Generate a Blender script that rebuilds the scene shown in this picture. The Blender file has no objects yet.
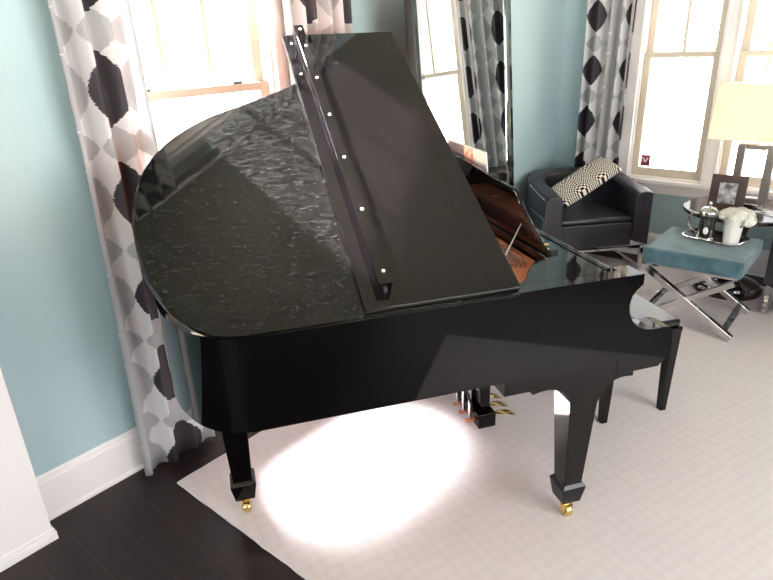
import bpy, bmesh, math, random
from mathutils import Vector, Matrix
random.seed(7)
C = bpy.context.scene.collection
SC = bpy.context.scene
R = math.radians
PI = math.pi

# ---------------------------------------------------------------- camera
cam_d = bpy.data.cameras.new('camera'); cam = bpy.data.objects.new('camera', cam_d); C.objects.link(cam)
cam_d.sensor_width = 36.0; cam_d.lens = 602.0 * 36.0 / 773.0; cam_d.clip_start = .05; cam_d.clip_end = 300
PIT, ROL, YAW = R(22.35), R(-2.33), R(40.93)
fw = Vector((math.cos(YAW)*math.cos(PIT), math.sin(YAW)*math.cos(PIT), -math.sin(PIT)))
rt = Vector((math.sin(YAW), -math.cos(YAW), 0)); up = rt.cross(fw)
r2 = math.cos(ROL)*rt + math.sin(ROL)*up; u2 = -math.sin(ROL)*rt + math.cos(ROL)*up
M = Matrix((r2, u2, -fw)).transposed().to_4x4(); M.translation = Vector((0, 0, 1.72))
cam.matrix_world = M
SC.camera = cam

# ---------------------------------------------------------------- world, sun, fill and window light, exposure
w = bpy.data.worlds.new('sky'); SC.world = w; w.use_nodes = True
bg = w.node_tree.nodes['Background']; bg.inputs[0].default_value = (.96, .98, 1, 1); bg.inputs[1].default_value = 2.9
def light(name, kind, energy, col, loc=(0, 0, 0), direction=None, size=None, size_y=None, angle=None):
    l = bpy.data.lights.new(name, kind); l.energy = energy; l.color = col
    if kind == 'AREA':
        l.shape = 'RECTANGLE'; l.size = size; l.size_y = size_y
    if angle is not None: l.angle = angle
    o = bpy.data.objects.new(name, l); C.objects.link(o); o.location = loc
    if direction is not None: o.rotation_euler = Vector(direction).to_track_quat('-Z', 'Y').to_euler()
    return o
SUN_EL = R(47)
light('sun', 'SUN', 190, (1, .90, .88), (1.5, 6, 6), (0.0, -math.cos(SUN_EL), -math.sin(SUN_EL)), angle=R(1.5))
# bright hazy ring of sky around the sun
def sky_glow():
    N, L = w.node_tree.nodes, w.node_tree.links
    tc = N.new('ShaderNodeTexCoord'); dt = N.new('ShaderNodeVectorMath'); dt.operation = 'DOT_PRODUCT'
    dt.inputs[1].default_value = (0, math.cos(SUN_EL), math.sin(SUN_EL)); L.new(tc.outputs['Generated'], dt.inputs[0])
    mr = N.new('ShaderNodeMapRange'); mr.interpolation_type = 'SMOOTHERSTEP'
    mr.inputs['From Min'].default_value = math.cos(R(15)); mr.inputs['From Max'].default_value = 1.0
    mr.inputs['To Min'].default_value = 2.9; mr.inputs['To Max'].default_value = 800
    L.new(dt.outputs['Value'], mr.inputs['Value']); L.new(mr.outputs['Result'], bg.inputs[1])
sky_glow()
# unseen fill lamps, added behind the camera to brighten the room
light('fill_light_south', 'AREA', 128, (1, .975, .98), (1.2, -3.13, 1.55), (0, 1, 0), 3.0, 1.7)
light('fill_light_west', 'AREA', 26, (1, .975, .98), (-2.63, -.4, 1.55), (1, 0, 0), 2.4, 1.7)
for nm, loc, dr, sx, sy in (('portal_a', (1.535, 2.50, 1.6), (0, -1, 0), .9, 2.0), ('portal_b', (5.2, 1.07, 1.6), (-1, 0, 0), 1.3, 2.0)):
    p = light(nm, 'AREA', 1, (1, 1, 1), loc, dr, sx, sy); p.data.cycles.is_portal = True
SC.view_settings.view_transform = 'Standard'; SC.view_settings.look = 'None'
SC.view_settings.gamma = 1; SC.view_settings.use_curve_mapping = False
SC.view_settings.exposure = 0.13

# ---------------------------------------------------------------- materials
def lin(c): return tuple(((x/255)/12.92 if x/255 <= .04045 else ((x/255+.055)/1.055)**2.4) for x in c)
def mat(name, col, rough=.5, metal=0, spec=.5, **kw):
    m = bpy.data.materials.new(name); m.use_nodes = True
    b = m.node_tree.nodes['Principled BSDF']
    b.inputs['Base Color'].default_value = (*lin(col), 1); b.inputs['Roughness'].default_value = rough
    b.inputs['Metallic'].default_value = metal; b.inputs['Specular IOR Level'].default_value = spec
    for k, v in kw.items(): b.inputs[k.replace('_', ' ')].default_value = v
    return m
def nodes(m): return m.node_tree.nodes, m.node_tree.links, m.node_tree.nodes['Principled BSDF']
def noise_bump(m, scale, strength, dist=.002, detail=3):
    N, L, b = nodes(m)
    tc = N.new('ShaderNodeTexCoord'); t = N.new('ShaderNodeTexNoise'); t.inputs['Scale'].default_value = scale; t.inputs['Detail'].default_value = detail
    bp = N.new('ShaderNodeBump'); bp.inputs['Strength'].default_value = strength; bp.inputs['Distance'].default_value = dist
    L.new(tc.outputs['Object'], t.inputs['Vector']); L.new(t.outputs['Fac'], bp.inputs['Height']); L.new(bp.outputs['Normal'], b.inputs['Normal'])
    return m
def vary(m, scale, c1, c2, detail=4, stretch=(1, 1, 1), lo=.35, hi=.65):
    N, L, b = nodes(m)
    tc = N.new('ShaderNodeTexCoord'); mp = N.new('ShaderNodeMapping'); mp.inputs['Scale'].default_value = stretch
    t = N.new('ShaderNodeTexNoise'); t.inputs['Scale'].default_value = scale; t.inputs['Detail'].default_value = detail
    r = N.new('ShaderNodeValToRGB'); r.color_ramp.elements[0].position = lo; r.color_ramp.elements[1].position = hi
    r.color_ramp.elements[0].color = (*lin(c1), 1); r.color_ramp.elements[1].color = (*lin(c2), 1)
    L.new(tc.outputs['Object'], mp.inputs['Vector']); L.new(mp.outputs['Vector'], t.inputs['Vector'])
    L.new(t.outputs['Fac'], r.inputs['Fac']); L.new(r.outputs['Color'], b.inputs['Base Color'])
    return m

def math_node(N, op, a=None, b=None):
    n = N.new('ShaderNodeMath'); n.operation = op
    for i, v in enumerate((a, b)):
        if isinstance(v, (int, float)): n.inputs[i].default_value = v
    return n

m_wall = noise_bump(mat('blue_wall_paint', (162, 184, 190), .6, spec=.3), 60, .03)
m_ceil = mat('ceiling_paint', (172, 167, 156), .8, spec=.2)
m_white = mat('white_trim_paint', (236, 230, 230), .35)
m_sash = mat('cream_sash_paint', (200, 188, 172), .4)
m_black = mat('black_polyester_lacquer', (6, 5, 6), .035, spec=.28)
m_blacksatin = mat('black_satin', (16, 15, 16), .28)
m_dkwood = vary(mat('dark_wood', (40, 28, 24), .3), 6, (34, 23, 20), (52, 37, 31), stretch=(1, 8, 8))
m_brass = mat('polished_brass', (228, 198, 134), .16, 1)
m_chrome = mat('chrome', (215, 210, 208), .08, 1)
m_steel = mat('brushed_steel', (190, 188, 188), .25, 1)
m_copper = vary(mat('copper_gold_plate', (205, 120, 78), .35, .6), 25, (198, 112, 70), (222, 142, 98))
m_felt = mat('red_felt', (120, 30, 35), .9, spec=.1)
m_leather = noise_bump(vary(mat('black_leather', (44, 42, 50), .34, spec=.6), 5, (27, 25, 32), (46, 43, 52)), 90, .12, .001)
m_teal = noise_bump(vary(mat('teal_velvet', (62, 94, 104), .75, spec=.2, Sheen_Weight=.35), 9, (52, 84, 94), (80, 112, 122)), 160, .3, .002)
m_silver = mat('silver_tray', (232, 232, 235), .2, 1)
m_ceramic = mat('white_ceramic', (238, 236, 232), .25)
m_petal = mat('white_petal', (246, 243, 232), .7, spec=.2)
m_rubber = mat('pale_rubber', (220, 214, 190), .5)
m_key = mat('ivory_white', (240, 236, 226), .3)
m_grass = vary(mat('lawn_grass', (190, 196, 178), .9, spec=.1), 3, (186, 192, 172), (214, 214, 204))
m_leaf = vary(mat('tree_leaf', (150, 172, 120), .8, spec=.1), 3, (96, 116, 80), (134, 150, 110))
m_bark = mat('tree_bark', (110, 90, 70), .9, spec=.1)
m_paper = mat('white_paper', (240, 238, 234), .7)

# lacquer of the lid: same black with a fine film of dust and swirl scratches
m_lid = mat('black_lacquer_with_dust', (9, 8, 9), .035, spec=.22)
def lid_dust():
    N, L, b = nodes(m_lid)
    tc = N.new('ShaderNodeTexCoord')
    mp = N.new('ShaderNodeMapping'); mp.inputs['Rotation'].default_value = (0, 0, .9); mp.inputs['Scale'].default_value = (1, 3.2, 1)
    L.new(tc.outputs['Object'], mp.inputs['Vector'])
    a = N.new('ShaderNodeTexNoise'); a.inputs['Scale'].default_value = 30; a.inputs['Detail'].default_value = 6; a.inputs['Distortion'].default_value = 1.4
    L.new(mp.outputs['Vector'], a.inputs['Vector'])
    r = N.new('ShaderNodeValToRGB'); r.color_ramp.elements[0].position = .46; r.color_ramp.elements[1].position = .74
    r.color_ramp.elements[0].color = (.0012, .0012, .0012, 1); r.color_ramp.elements[1].color = (.012, .012, .0117, 1)
    L.new(a.outputs['Fac'], r.inputs['Fac']); L.new(r.outputs['Color'], b.inputs['Base Color'])
lid_dust()

# plank floor
m_floor = mat('espresso_plank_floor', (36, 27, 27), .38, spec=.28)
def plank_floor():
    N, L, b = nodes(m_floor)
    tc = N.new('ShaderNodeTexCoord'); mp = N.new('ShaderNodeMapping'); mp.inputs['Rotation'].default_value = (0, 0, PI/2)
    mp.inputs['Location'].default_value = (0, .57, 0)
    L.new(tc.outputs['Object'], mp.inputs['Vector'])
    br = N.new('ShaderNodeTexBrick'); br.offset = .37; br.inputs['Scale'].default_value = 1
    br.inputs['Brick Width'].default_value = 1.1; br.inputs['Row Height'].default_value = .14
    br.inputs['Mortar Size'].default_value = .0016; br.inputs['Mortar Smooth'].default_value = .3
    br.inputs['Color1'].default_value = (*lin((44, 34, 34)), 1); br.inputs['Color2'].default_value = (*lin((36, 28, 29)), 1)
    br.inputs['Mortar'].default_value = (*lin((66, 54, 50)), 1)
    L.new(mp.outputs['Vector'], br.inputs['Vector'])
    n = N.new('ShaderNodeTexNoise'); n.inputs['Scale'].default_value = 5; n.inputs['Detail'].default_value = 6
    mp2 = N.new('ShaderNodeMapping'); mp2.inputs['Scale'].default_value = (9, 1, 1); L.new(tc.outputs['Object'], mp2.inputs['Vector']); L.new(mp2.outputs['Vector'], n.inputs['Vector'])
    mx = N.new('ShaderNodeMixRGB'); mx.blend_type = 'MULTIPLY'; mx.inputs[0].default_value = .45
    L.new(br.outputs['Color'], mx.inputs[1]); L.new(n.outputs['Fac'], mx.inputs[2])
    L.new(mx.outputs[0], b.inputs['Base Color'])
    bp = N.new('ShaderNodeBump'); bp.inputs['Strength'].default_value = .25; bp.inputs['Distance'].default_value = .002
    L.new(n.outputs['Fac'], bp.inputs['Height']); L.new(bp.outputs['Normal'], b.inputs['Normal'])
plank_floor()

# rug: pale pile with a small carved leaf lattice
m_rug = mat('pale_wool_rug', (224, 214, 213), .95, spec=.05)
def rug_mat():
    N, L, b = nodes(m_rug)
    tc = N.new('ShaderNodeTexCoord'); mp = N.new('ShaderNodeMapping'); mp.inputs['Rotation'].default_value = (0, 0, .35)
    L.new(tc.outputs['Object'], mp.inputs['Vector'])
    v = N.new('ShaderNodeTexVoronoi'); v.inputs['Scale'].default_value = 21; v.inputs['Randomness'].default_value = .3
    L.new(mp.outputs['Vector'], v.inputs['Vector'])
    r = N.new('ShaderNodeValToRGB'); r.color_ramp.elements[0].position = .25; r.color_ramp.elements[1].position = .6
    r.color_ramp.elements[0].color = (*lin((218, 210, 211)), 1); r.color_ramp.elements[1].color = (*lin((213, 204, 206)), 1)
    L.new(v.outputs['Distance'], r.inputs['Fac']); L.new(r.outputs['Color'], b.inputs['Base Color'])
    n = N.new('ShaderNodeTexNoise'); n.inputs['Scale'].default_value = 260
    L.new(tc.outputs['Object'], n.inputs['Vector'])
    b1 = N.new('ShaderNodeBump'); b1.inputs['Strength'].default_value = .1; b1.inputs['Distance'].default_value = .004; b1.invert = True
    b2 = N.new('ShaderNodeBump'); b2.inputs['Strength'].default_value = .5; b2.inputs['Distance'].default_value = .002
    L.new(v.outputs['Distance'], b1.inputs['Height']); L.new(n.outputs['Fac'], b2.inputs['Height'])
    L.new(b1.outputs['Normal'], b2.inputs['Normal']); L.new(b2.outputs['Normal'], b.inputs['Normal'])
rug_mat()

# curtain: sheer white cloth with woven rows of charcoal and grey ikat leaves (uses the cloth's own UVs in metres)
def curtain_mat():
    m = bpy.data.materials.new('ikat_curtain_cloth'); m.use_nodes = True
    N, L = m.node_tree.nodes, m.node_tree.links
    b = N['Principled BSDF']; b.inputs['Roughness'].default_value = .7; b.inputs['Specular IOR Level'].default_value = .2
    uv = N.new('ShaderNodeUVMap'); sp = N.new('ShaderNodeSeparateXYZ'); L.new(uv.outputs['UV'], sp.inputs[0])
    mp = N.new('ShaderNodeMapping'); mp.inputs['Scale'].default_value = (3, 160, 1); L.new(uv.outputs['UV'], mp.inputs[0])
    ns = N.new('ShaderNodeTexNoise'); ns.inputs['Scale'].default_value = 1; ns.inputs['Detail'].default_value = 1; L.new(mp.outputs[0], ns.inputs['Vector'])
    def M_(op, a, b_=None):
        n = N.new('ShaderNodeMath'); n.operation = op
        for i, v in enumerate((a, b_)):
            if v is None: continue
            if isinstance(v, (int, float)): n.inputs[i].default_value = v
            else: L.new(v, n.inputs[i])
        return n.outputs[0]
    # lozenges in straight rows: charcoal ones, pale grey ones half a step between them
    jag = M_('MULTIPLY', M_('SUBTRACT', ns.outputs['Fac'], .5), .12)
    uu = M_('ADD', M_('DIVIDE', sp.outputs[0], .29), jag)
    def loz(off, voff, h, wid, pw_):
        x = M_('MULTIPLY', M_('ABSOLUTE', M_('SUBTRACT', M_('FRACT', M_('ADD', uu, off)), .5)), 2.0/wid)
        x = M_('MINIMUM', x, 1.0)
        lim = M_('MULTIPLY', M_('POWER', M_('SUBTRACT', 1.0, x), pw_), h)
        y = M_('ABSOLUTE', M_('SUBTRACT', M_('FRACT', M_('ADD', M_('DIVIDE', sp.outputs[1], .39), voff)), .5))
        return M_('LESS_THAN', y, M_('MINIMUM', lim, h*.9))
    par = M_('GREATER_THAN', M_('FRACT', M_('MULTIPLY', M_('FLOOR', uu), .5)), .25)
    loz0 = loz(0, 0, .38, 1.0, .6); dark = M_('MULTIPLY', loz0, par); pale = M_('SUBTRACT', loz0, dark)
    grey = M_('MAXIMUM', loz(0, .5, .22, .95, .7), pale)
    m1 = N.new('ShaderNodeMixRGB'); m1.inputs[1].default_value = (*lin((238, 236, 238)), 1); m1.inputs[2].default_value = (*lin((196, 196, 199)), 1); L.new(grey, m1.inputs[0])
    m2 = N.new('ShaderNodeMixRGB'); m2.inputs[2].default_value = (*lin((66, 62, 68)), 1); L.new(m1.outputs[0], m2.inputs[1]); L.new(dark, m2.inputs[0])
    L.new(m2.outputs[0], b.inputs['Base Color'])
    tl = N.new('ShaderNodeBsdfTranslucent'); L.new(m2.outputs[0], tl.inputs['Color'])
    mx = N.new('ShaderNodeMixShader'); mx.inputs[0].default_value = .35
    L.new(b.outputs[0], mx.inputs[1]); L.new(tl.outputs[0], mx.inputs[2]); L.new(mx.outputs[0], N['Material Output'].inputs['Surface'])
    return m
m_curt = curtain_mat()

def glass_mat(name, tint=(1, 1, 1), rough=.0):
    m = bpy.data.materials.new(name); m.use_nodes = True
    N, L = m.node_tree.nodes, m.node_tree.links; N.remove(N['Principled BSDF'])
    t = N.new('ShaderNodeBsdfTransparent'); t.inputs[0].default_value = (*tint, 1)
    g = N.new('ShaderNodeBsdfGlossy'); g.inputs['Roughness'].default_value = rough
    f = N.new('ShaderNodeLayerWeight'); f.inputs['Blend'].default_value = .5
    pw_ = math_node(N, 'POWER', None, 5); L.new(f.outputs['Facing'], pw_.inputs[0]); ad = math_node(N, 'MULTIPLY', None, .6); L.new(pw_.outputs[0], ad.inputs[0])
    a2 = math_node(N, 'ADD', None, .05); L.new(ad.outputs[0], a2.inputs[0])
    mx = N.new('ShaderNodeMixShader'); L.new(a2.outputs[0], mx.inputs[0]); L.new(t.outputs[0], mx.inputs[1]); L.new(g.outputs[0], mx.inputs[2])
    L.new(mx.outputs[0], N['Material Output'].inputs['Surface'])
    return m
m_glass = glass_mat('window_glass')
m_mirror = mat('mirror_silvering', (225, 228, 226), .0, 1)
m_mirror_frame = mat('bevelled_mirror_strip', (150, 146, 140), .06, 1)

# lamp shade: cream fabric, lit from the bulb inside
def shade_mat():
    m = bpy.data.materials.new('cream_lamp_shade'); m.use_nodes = True
    N, L = m.node_tree.nodes, m.node_tree.links; b = N['Principled BSDF']
    b.inputs['Base Color'].default_value = (*lin((250, 246, 232)), 1); b.inputs['Roughness'].default_value = .8
    t = N.new('ShaderNodeBsdfTranslucent'); t.inputs[0].default_value = (*lin((255, 246, 226)), 1)
    mx = N.new('ShaderNodeMixShader'); mx.inputs[0].default_value = .5
    L.new(b.outputs[0], mx.inputs[1]); L.new(t.outputs[0], mx.inputs[2]); L.new(mx.outputs[0], N['Material Output'].inputs['Surface'])
    return m
m_shade = shade_mat()

# cushion: op-art checks that swell and shrink
def opart_mat():
    m = mat('op_art_check_fabric', (200, 195, 185), .8, spec=.1)
    N, L, b = nodes(m)
    uv = N.new('ShaderNodeUVMap'); sp = N.new('ShaderNodeSeparateXYZ'); L.new(uv.outputs['UV'], sp.inputs[0])
    def M_(op, a, b_=None):
        n = N.new('ShaderNodeMath'); n.operation = op
        for i, v in enumerate((a, b_)):
            if v is None: continue
            if isinstance(v, (int, float)): n.inputs[i].default_value = v
            else: L.new(v, n.inputs[i])
        return n.outputs[0]
    def warp(o, cells, per): # phase = cells*u - A*sin(2 pi u per)
        s = M_('SINE', M_('MULTIPLY', o, 2*PI*per)); return M_('SUBTRACT', M_('MULTIPLY', o, cells), M_('MULTIPLY', s, cells*.60/(2*PI*per)))
    a = M_('FLOOR', warp(sp.outputs[0], 46, 3)); c = M_('FLOOR', warp(sp.outputs[1], 17, 1))
    par = M_('GREATER_THAN', M_('FRACT', M_('MULTIPLY', M_('ADD', a, c), .5)), .25)
    mx = N.new('ShaderNodeMixRGB'); mx.inputs[1].default_value = (*lin((22, 20, 22)), 1); mx.inputs[2].default_value = (*lin((222, 214, 202)), 1)
    L.new(par, mx.inputs[0]); L.new(mx.outputs[0], b.inputs['Base Color'])
    return m
m_opart = opart_mat()

# ---------------------------------------------------------------- mesh helpers
def finish(name, bm, m, parent=None, smooth=False, bevel=0, seg=2, subsurf=0, autos=True):
    me = bpy.data.meshes.new(name)
    bmesh.ops.recalc_face_normals(bm, faces=bm.faces)
    if smooth:
        for f in bm.faces: f.smooth = True
        if autos:
            for e in bm.edges:
                if len(e.link_faces) == 2 and e.calc_face_angle(0) > R(38): e.smooth = False
    if smooth and autos:
        for f in bm.faces:
            if len(f.verts) > 20: f.smooth = False
    bm.to_mesh(me); bm.free()
    me.materials.append(m)
    o = bpy.data.objects.new(name, me); C.objects.link(o)
    if parent: o.parent = parent
    if bevel:
        b = o.modifiers.new('bevel', 'BEVEL'); b.width = bevel; b.segments = seg; b.limit_method = 'ANGLE'; b.angle_limit = R(35)
    if subsurf:
        s = o.modifiers.new('sub', 'SUBSURF'); s.levels = subsurf; s.render_levels = subsurf
    return o
def B(): return bmesh.new()
def box(bm, x0, x1, y0, y1, z0, z1, mtx=None):
    vs = [bm.verts.new((x, y, z)) for x in (x0, x1) for y in (y0, y1) for z in (z0, z1)]
    for q in ((0, 1, 3, 2), (4, 6, 7, 5), (0, 4, 5, 1), (2, 3, 7, 6), (0, 2, 6, 4), (1, 5, 7, 3)): bm.faces.new([vs[i] for i in q])
    if mtx is not None: bmesh.ops.transform(bm, matrix=mtx, verts=vs)
    return vs
def hexa(bm, b4, t4):
    vs = [bm.verts.new(p) for p in b4] + [bm.verts.new(p) for p in t4]
    bm.faces.new([vs[i] for i in (3, 2, 1, 0)]); bm.faces.new([vs[i] for i in (4, 5, 6, 7)])
    for i in range(4): j = (i+1) % 4; bm.faces.new([vs[i], vs[j], vs[4+j], vs[4+i]])
    return vs
def sq(x, y, hx, hy, z): return [(x-hx, y-hy, z), (x+hx, y-hy, z), (x+hx, y+hy, z), (x-hx, y+hy, z)]
def prism(bm, poly, f0, f1):
    """extrude a polygon between two mapping functions"""
    a = [bm.verts.new(f0(p)) for p in poly]; b = [bm.verts.new(f1(p)) for p in poly]
    bm.faces.new(a[::-1]); bm.faces.new(b)
    n = len(poly)
    for i in range(n): j = (i+1) % n; bm.faces.new([a[i], a[j], b[j], b[i]])
def zprism(bm, poly, z0, z1): prism(bm, poly, lambda p: (p[0], p[1], z0), lambda p: (p[0], p[1], z1))
def lathe(bm, prof, cx=0, cy=0, seg=32, cap=True, sx=1, sy=1):
    rings = []
    for r, z in prof:
        rings.append([bm.verts.new((cx+r*sx*math.cos(2*PI*k/seg), cy+r*sy*math.sin(2*PI*k/seg), z)) for k in range(seg)])
    for a, b in zip(rings, rings[1:]):
        for k in range(seg): j = (k+1) % seg; bm.faces.new([a[k], a[j], b[j], b[k]])
    if cap:
        bm.faces.new(rings[0][::-1]); bm.faces.new(rings[-1])
def tube(bm, pts, r, seg=10, cap=True):
    pts = [Vector(p) for p in pts]; rings = []; ref = None
    for i, p in enumerate(pts):
        d = (pts[min(i+1, len(pts)-1)] - pts[max(i-1, 0)]).normalized()
        if ref is None: ref = d.orthogonal().normalized()
        u = (ref - d*ref.dot(d)).normalized(); v = d.cross(u); ref = u
        rr = r[i] if isinstance(r, (list, tuple)) else r
        rings.append([bm.verts.new(p + rr*(math.cos(2*PI*k/seg)*u + math.sin(2*PI*k/seg)*v)) for k in range(seg)])
    for a, b in zip(rings, rings[1:]):
        for k in range(seg): j = (k+1) % seg; bm.faces.new([a[k], a[j], b[j], b[k]])
    if cap: bm.faces.new(rings[0][::-1]); bm.faces.new(rings[-1])
def bar(bm, p, q, wv, w, h, up=(0, 0, 1)):
    """rectangular bar from p to q: width w along wv, height h along the third axis"""
    p, q = Vector(p), Vector(q); d = (q-p).normalized(); wv = Vector(wv); wv = (wv-d*wv.dot(d)).normalized(); hv = d.cross(wv)
    f = lambda c: [c-wv*w/2-hv*h/2, c+wv*w/2-hv*h/2, c+wv*w/2+hv*h/2, c-wv*w/2+hv*h/2]
    hexa(bm, f(p), f(q))
def catmull(pts, n=6, closed=False):
    out = []; m = len(pts)
    rng = range(m if closed else m-1)
    for i in rng:
        p = [Vector(pts[(i+k) % m]) if closed else Vector(pts[max(0, min(m-1, i+k))]) for k in (-1, 0, 1, 2)]
        for k in range(n):
            t = k/n
            out.append(.5*((2*p[1]) + (-p[0]+p[2])*t + (2*p[0]-5*p[1]+4*p[2]-p[3])*t*t + (-p[0]+3*p[1]-3*p[2]+p[3])*t**3))
    if not closed: out.append(Vector(pts[-1]))
    return out
def offset_open(poly, d):
    out = []
    for i, p in enumerate(poly):
        a = poly[max(i-1, 0)]; b = poly[min(i+1, len(poly)-1)]
        t = (Vector(b)-Vector(a)).normalized(); out.append(Vector((p[0]-t.y*d, p[1]+t.x*d)))
    return out
def empty(name, loc, label, cat, rotz=0, group=None):
    o = bpy.data.objects.new(name, None); C.objects.link(o); o.location = loc; o.rotation_euler = (0, 0, rotz); o.empty_display_size = .1
    return tag(o, label, cat, group)
def tag(o, label, cat, group=None):
    o['label'] = label; o['category'] = cat
    if group: o['group'] = group
    return o
def struct(o): o['kind'] = 'structure'; return o

# ---------------------------------------------------------------- room shell
X0, XB, Y0, YA, ZC = -2.5, 4.98, -3.0, 2.315, 2.95
WT = .14
def wall_with_holes(name, axis, at_, a0, a1, out, holes, m=m_wall):
    """wall in plane axis=at_, spanning a0..a1; holes (h0,h1,z0,z1); out = +1/-1 side of thickness"""
    bm = B(); t0, t1 = sorted((at_, at_+out*WT))
    def bx(u0, u1, z0, z1):
        if u1-u0 < 1e-4 or z1-z0 < 1e-4: return
        if axis == 'y': box(bm, u0, u1, t0, t1, z0, z1)
        else: box(bm, t0, t1, u0, u1, z0, z1)
    holes = sorted(holes); cur = a0
    for h0, h1, z0, z1 in holes:
        bx(cur, h0, 0, ZC); bx(h0, h1, 0, z0); bx(h0, h1, z1, ZC); cur = h1
    bx(cur, a1, 0, ZC)
    return struct(finish(name, bm, m))
bm = B(); box(bm, X0-.2, XB+.2, Y0-.2, YA+.2, -.1, 0); struct(finish('floor', bm, m_floor))
bm = B(); box(bm, X0-.2, XB+.2, Y0-.2, YA+.2, ZC, ZC+.1); struct(finish('ceiling', bm, m_ceil))
WZ0, WZ1 = .64, 2.60
A0, A1 = 1.13, 1.94          # window A opening in x
B1a, B1b = 1.115, 1.675      # window B1 opening in y
B2a, B2b = .47, 1.03
wall_with_holes('wall_back', 'y', YA, X0-.14, XB+.14, 1, [(A0, A1, WZ0, WZ1)])
wall_with_holes('wall_right', 'x', XB, Y0-.14, YA, 1, [(B2a, B2b, WZ0, WZ1), (B1a, B1b, WZ0, WZ1)])
wall_with_holes('wall_front', 'y', Y0, X0-.14, XB+.14, -1, [(-.35, 2.75, .7, 2.4)])  # unseen opening added for the south fill lamp
wall_with_holes('wall_left', 'x', X0, Y0, YA, -1, [(-1.65, .85, .7, 2.4)])  # unseen opening added for the west fill lamp

def baseboard(name, p, q, nrm, h=.2):
    """p->q along the floor at the wall face, nrm = into the room"""
    p, q, nrm = Vector((*p, 0)), Vector((*q, 0)), Vector((*nrm, 0))
    prof = [(0, 0), (.026, 0), (.026, .012), (.018, .02), (.018, h-.03), (.014, h-.024), (.012, h-.012), (.006, h-.006), (.004, h), (0, h)]
    bm = B(); prism(bm, prof, lambda c: p+nrm*c[0]+Vector((0, 0, c[1])), lambda c: q+nrm*c[0]+Vector((0, 0, c[1])))
    return struct(finish(name, bm, m_white))
baseboard('baseboard_back', (.50, YA), (XB-.02, YA), (0, -1))
baseboard('baseboard_right', (XB, -3.0), (XB, YA), (-1, 0))
baseboard('baseboard_front', (X0, Y0), (XB-.02, Y0), (0, 1))
baseboard('baseboard_left', (X0, Y0+.02), (X0, YA-.02), (1, 0))

# pilaster at the left of the back wall
bm = B()
box(bm, .30, .500, 2.17, YA-.001, 0, ZC)
box(bm, .296, .510, 2.163, YA-.001, 0, .038); box(bm, .298, .505, 2.167, YA-.001, .038, .055)
p = struct(finish('trim_1', bm, m_white, bevel=.003))

def window(name, axis, at_, a0, a1, out, lights, trim_sides=(True, True), wall_pts=None, sill=True):
    """double hung window in a wall opening. f(u, depth, z): depth 0 = wall face, + = outwards, - = into the room"""
    if axis == 'y': f = lambda u, dpt, z: (u, at_+out*dpt, z)
    else: f = lambda u, dpt, z: (at_+out*dpt, u, z)
    def bx(bm, u0, u1, d0, d1, z0, z1):
        P = [f(u0, d0, z0), f(u1, d0, z0), f(u1, d1, z0), f(u0, d1, z0)]; Q = [f(u0, d0, z1), f(u1, d0, z1), f(u1, d1, z1), f(u0, d1, z1)]
        hexa(bm, P, Q)
    bm = B(); cw = .10
    # jamb liner
    bx(bm, a0, a0+.016, .001, WT, WZ0, WZ1); bx(bm, a1-.016, a1, .001, WT, WZ0, WZ1); bx(bm, a0+.016, a1-.016, .001, WT, WZ1-.016, WZ1); bx(bm, a0+.016, a1-.016, .001, WT, WZ0, WZ0+.012)
    root = struct(finish(name, bm, m_white, bevel=.002))
    # casings
    bm = B()
    if trim_sides[0]: bx(bm, a0-cw, a0, -.022, 0, WZ0, WZ1); bx(bm, a0-.012, a0+.004, -.028, 0, WZ0, WZ1)
    if trim_sides[1]: bx(bm, a1, a1+cw, -.022, 0, WZ0, WZ1); bx(bm, a1-.004, a1+.012, -.028, 0, WZ0, WZ1)
    bx(bm, a0-(cw if trim_sides[0] else 0), a1+(cw if trim_sides[1] else 0), -.024, 0, WZ1, WZ1+.11)
    finish('casing', bm, m_white, root, bevel=.002)
    mid = 1.555; s0, s1 = a0+.017, a1-.017
    def sash(nm, z0, z1, d0, d1, bot, top, nl):
        bm = B(); st = .048
        bx(bm, s0, s0+st, d0, d1, z0, z1); bx(bm, s1-st, s1, d0, d1, z0, z1)
        bx(bm, s0+st, s1-st, d0, d1, z0, z0+bot); bx(bm, s0+st, s1-st, d0, d1, z1-top, z1)
        for k in range(1, nl):
            c = s0+st+(s1-s0-2*st)*k/nl; bx(bm, c-.010, c+.010, d0+.005, d1-.005, z0+bot, z1-top)
        o = finish(nm, bm, m_sash, root, bevel=.002)
        bm = B(); bx(bm, s0+st-.005, s1-st+.005, (d0+d1)/2-.002, (d0+d1)/2+.002, z0+bot-.005, z1-top+.005); finish('glass_pane', bm, m_glass, o)
        return o
    sash('lower_sash', WZ0+.013, mid+.018, .035, .068, .062, .036, 1)
    up_ = sash('upper_sash', mid-.018, WZ1-.017, .072, .105, .036, .05, lights)
    if lights == 3:
        for k in (.2, .78):
            bm = B(); u = s0+(s1-s0)*k; bx(bm, u-.025, u+.025, .036, .06, mid+.018, mid+.03); finish('sash_lock', bm, m_steel, root)
    return root, f, bx
wa, fA, bxA = window('window_1', 'y', YA, A0, A1, 1, 3)
bm = B(); bxA(bm, A0-.13, A1+.13, -.055, .03, WZ0-.03, WZ0); bxA(bm, A0-.10, A1+.10, -.02, -.0005, WZ0-.11, WZ0-.03); finish('window_sill', bm, m_white, wa, bevel=.003)
wb, fB, bxB = window('window_2', 'x', XB, B1a, B1b, 1, 2, (False, True))
bm = B(); bxB(bm, B2a-.13, B1b+.13, -.055, -.001, WZ0-.03, WZ0); bxB(bm, B1a, B1b, -.001, .03, WZ0-.029, WZ0-.0005); bxB(bm, B2a-.10, B1b+.10, -.02, -.0005, WZ0-.11, WZ0-.03); finish('window_sill', bm, m_white, wb, bevel=.003)
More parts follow.
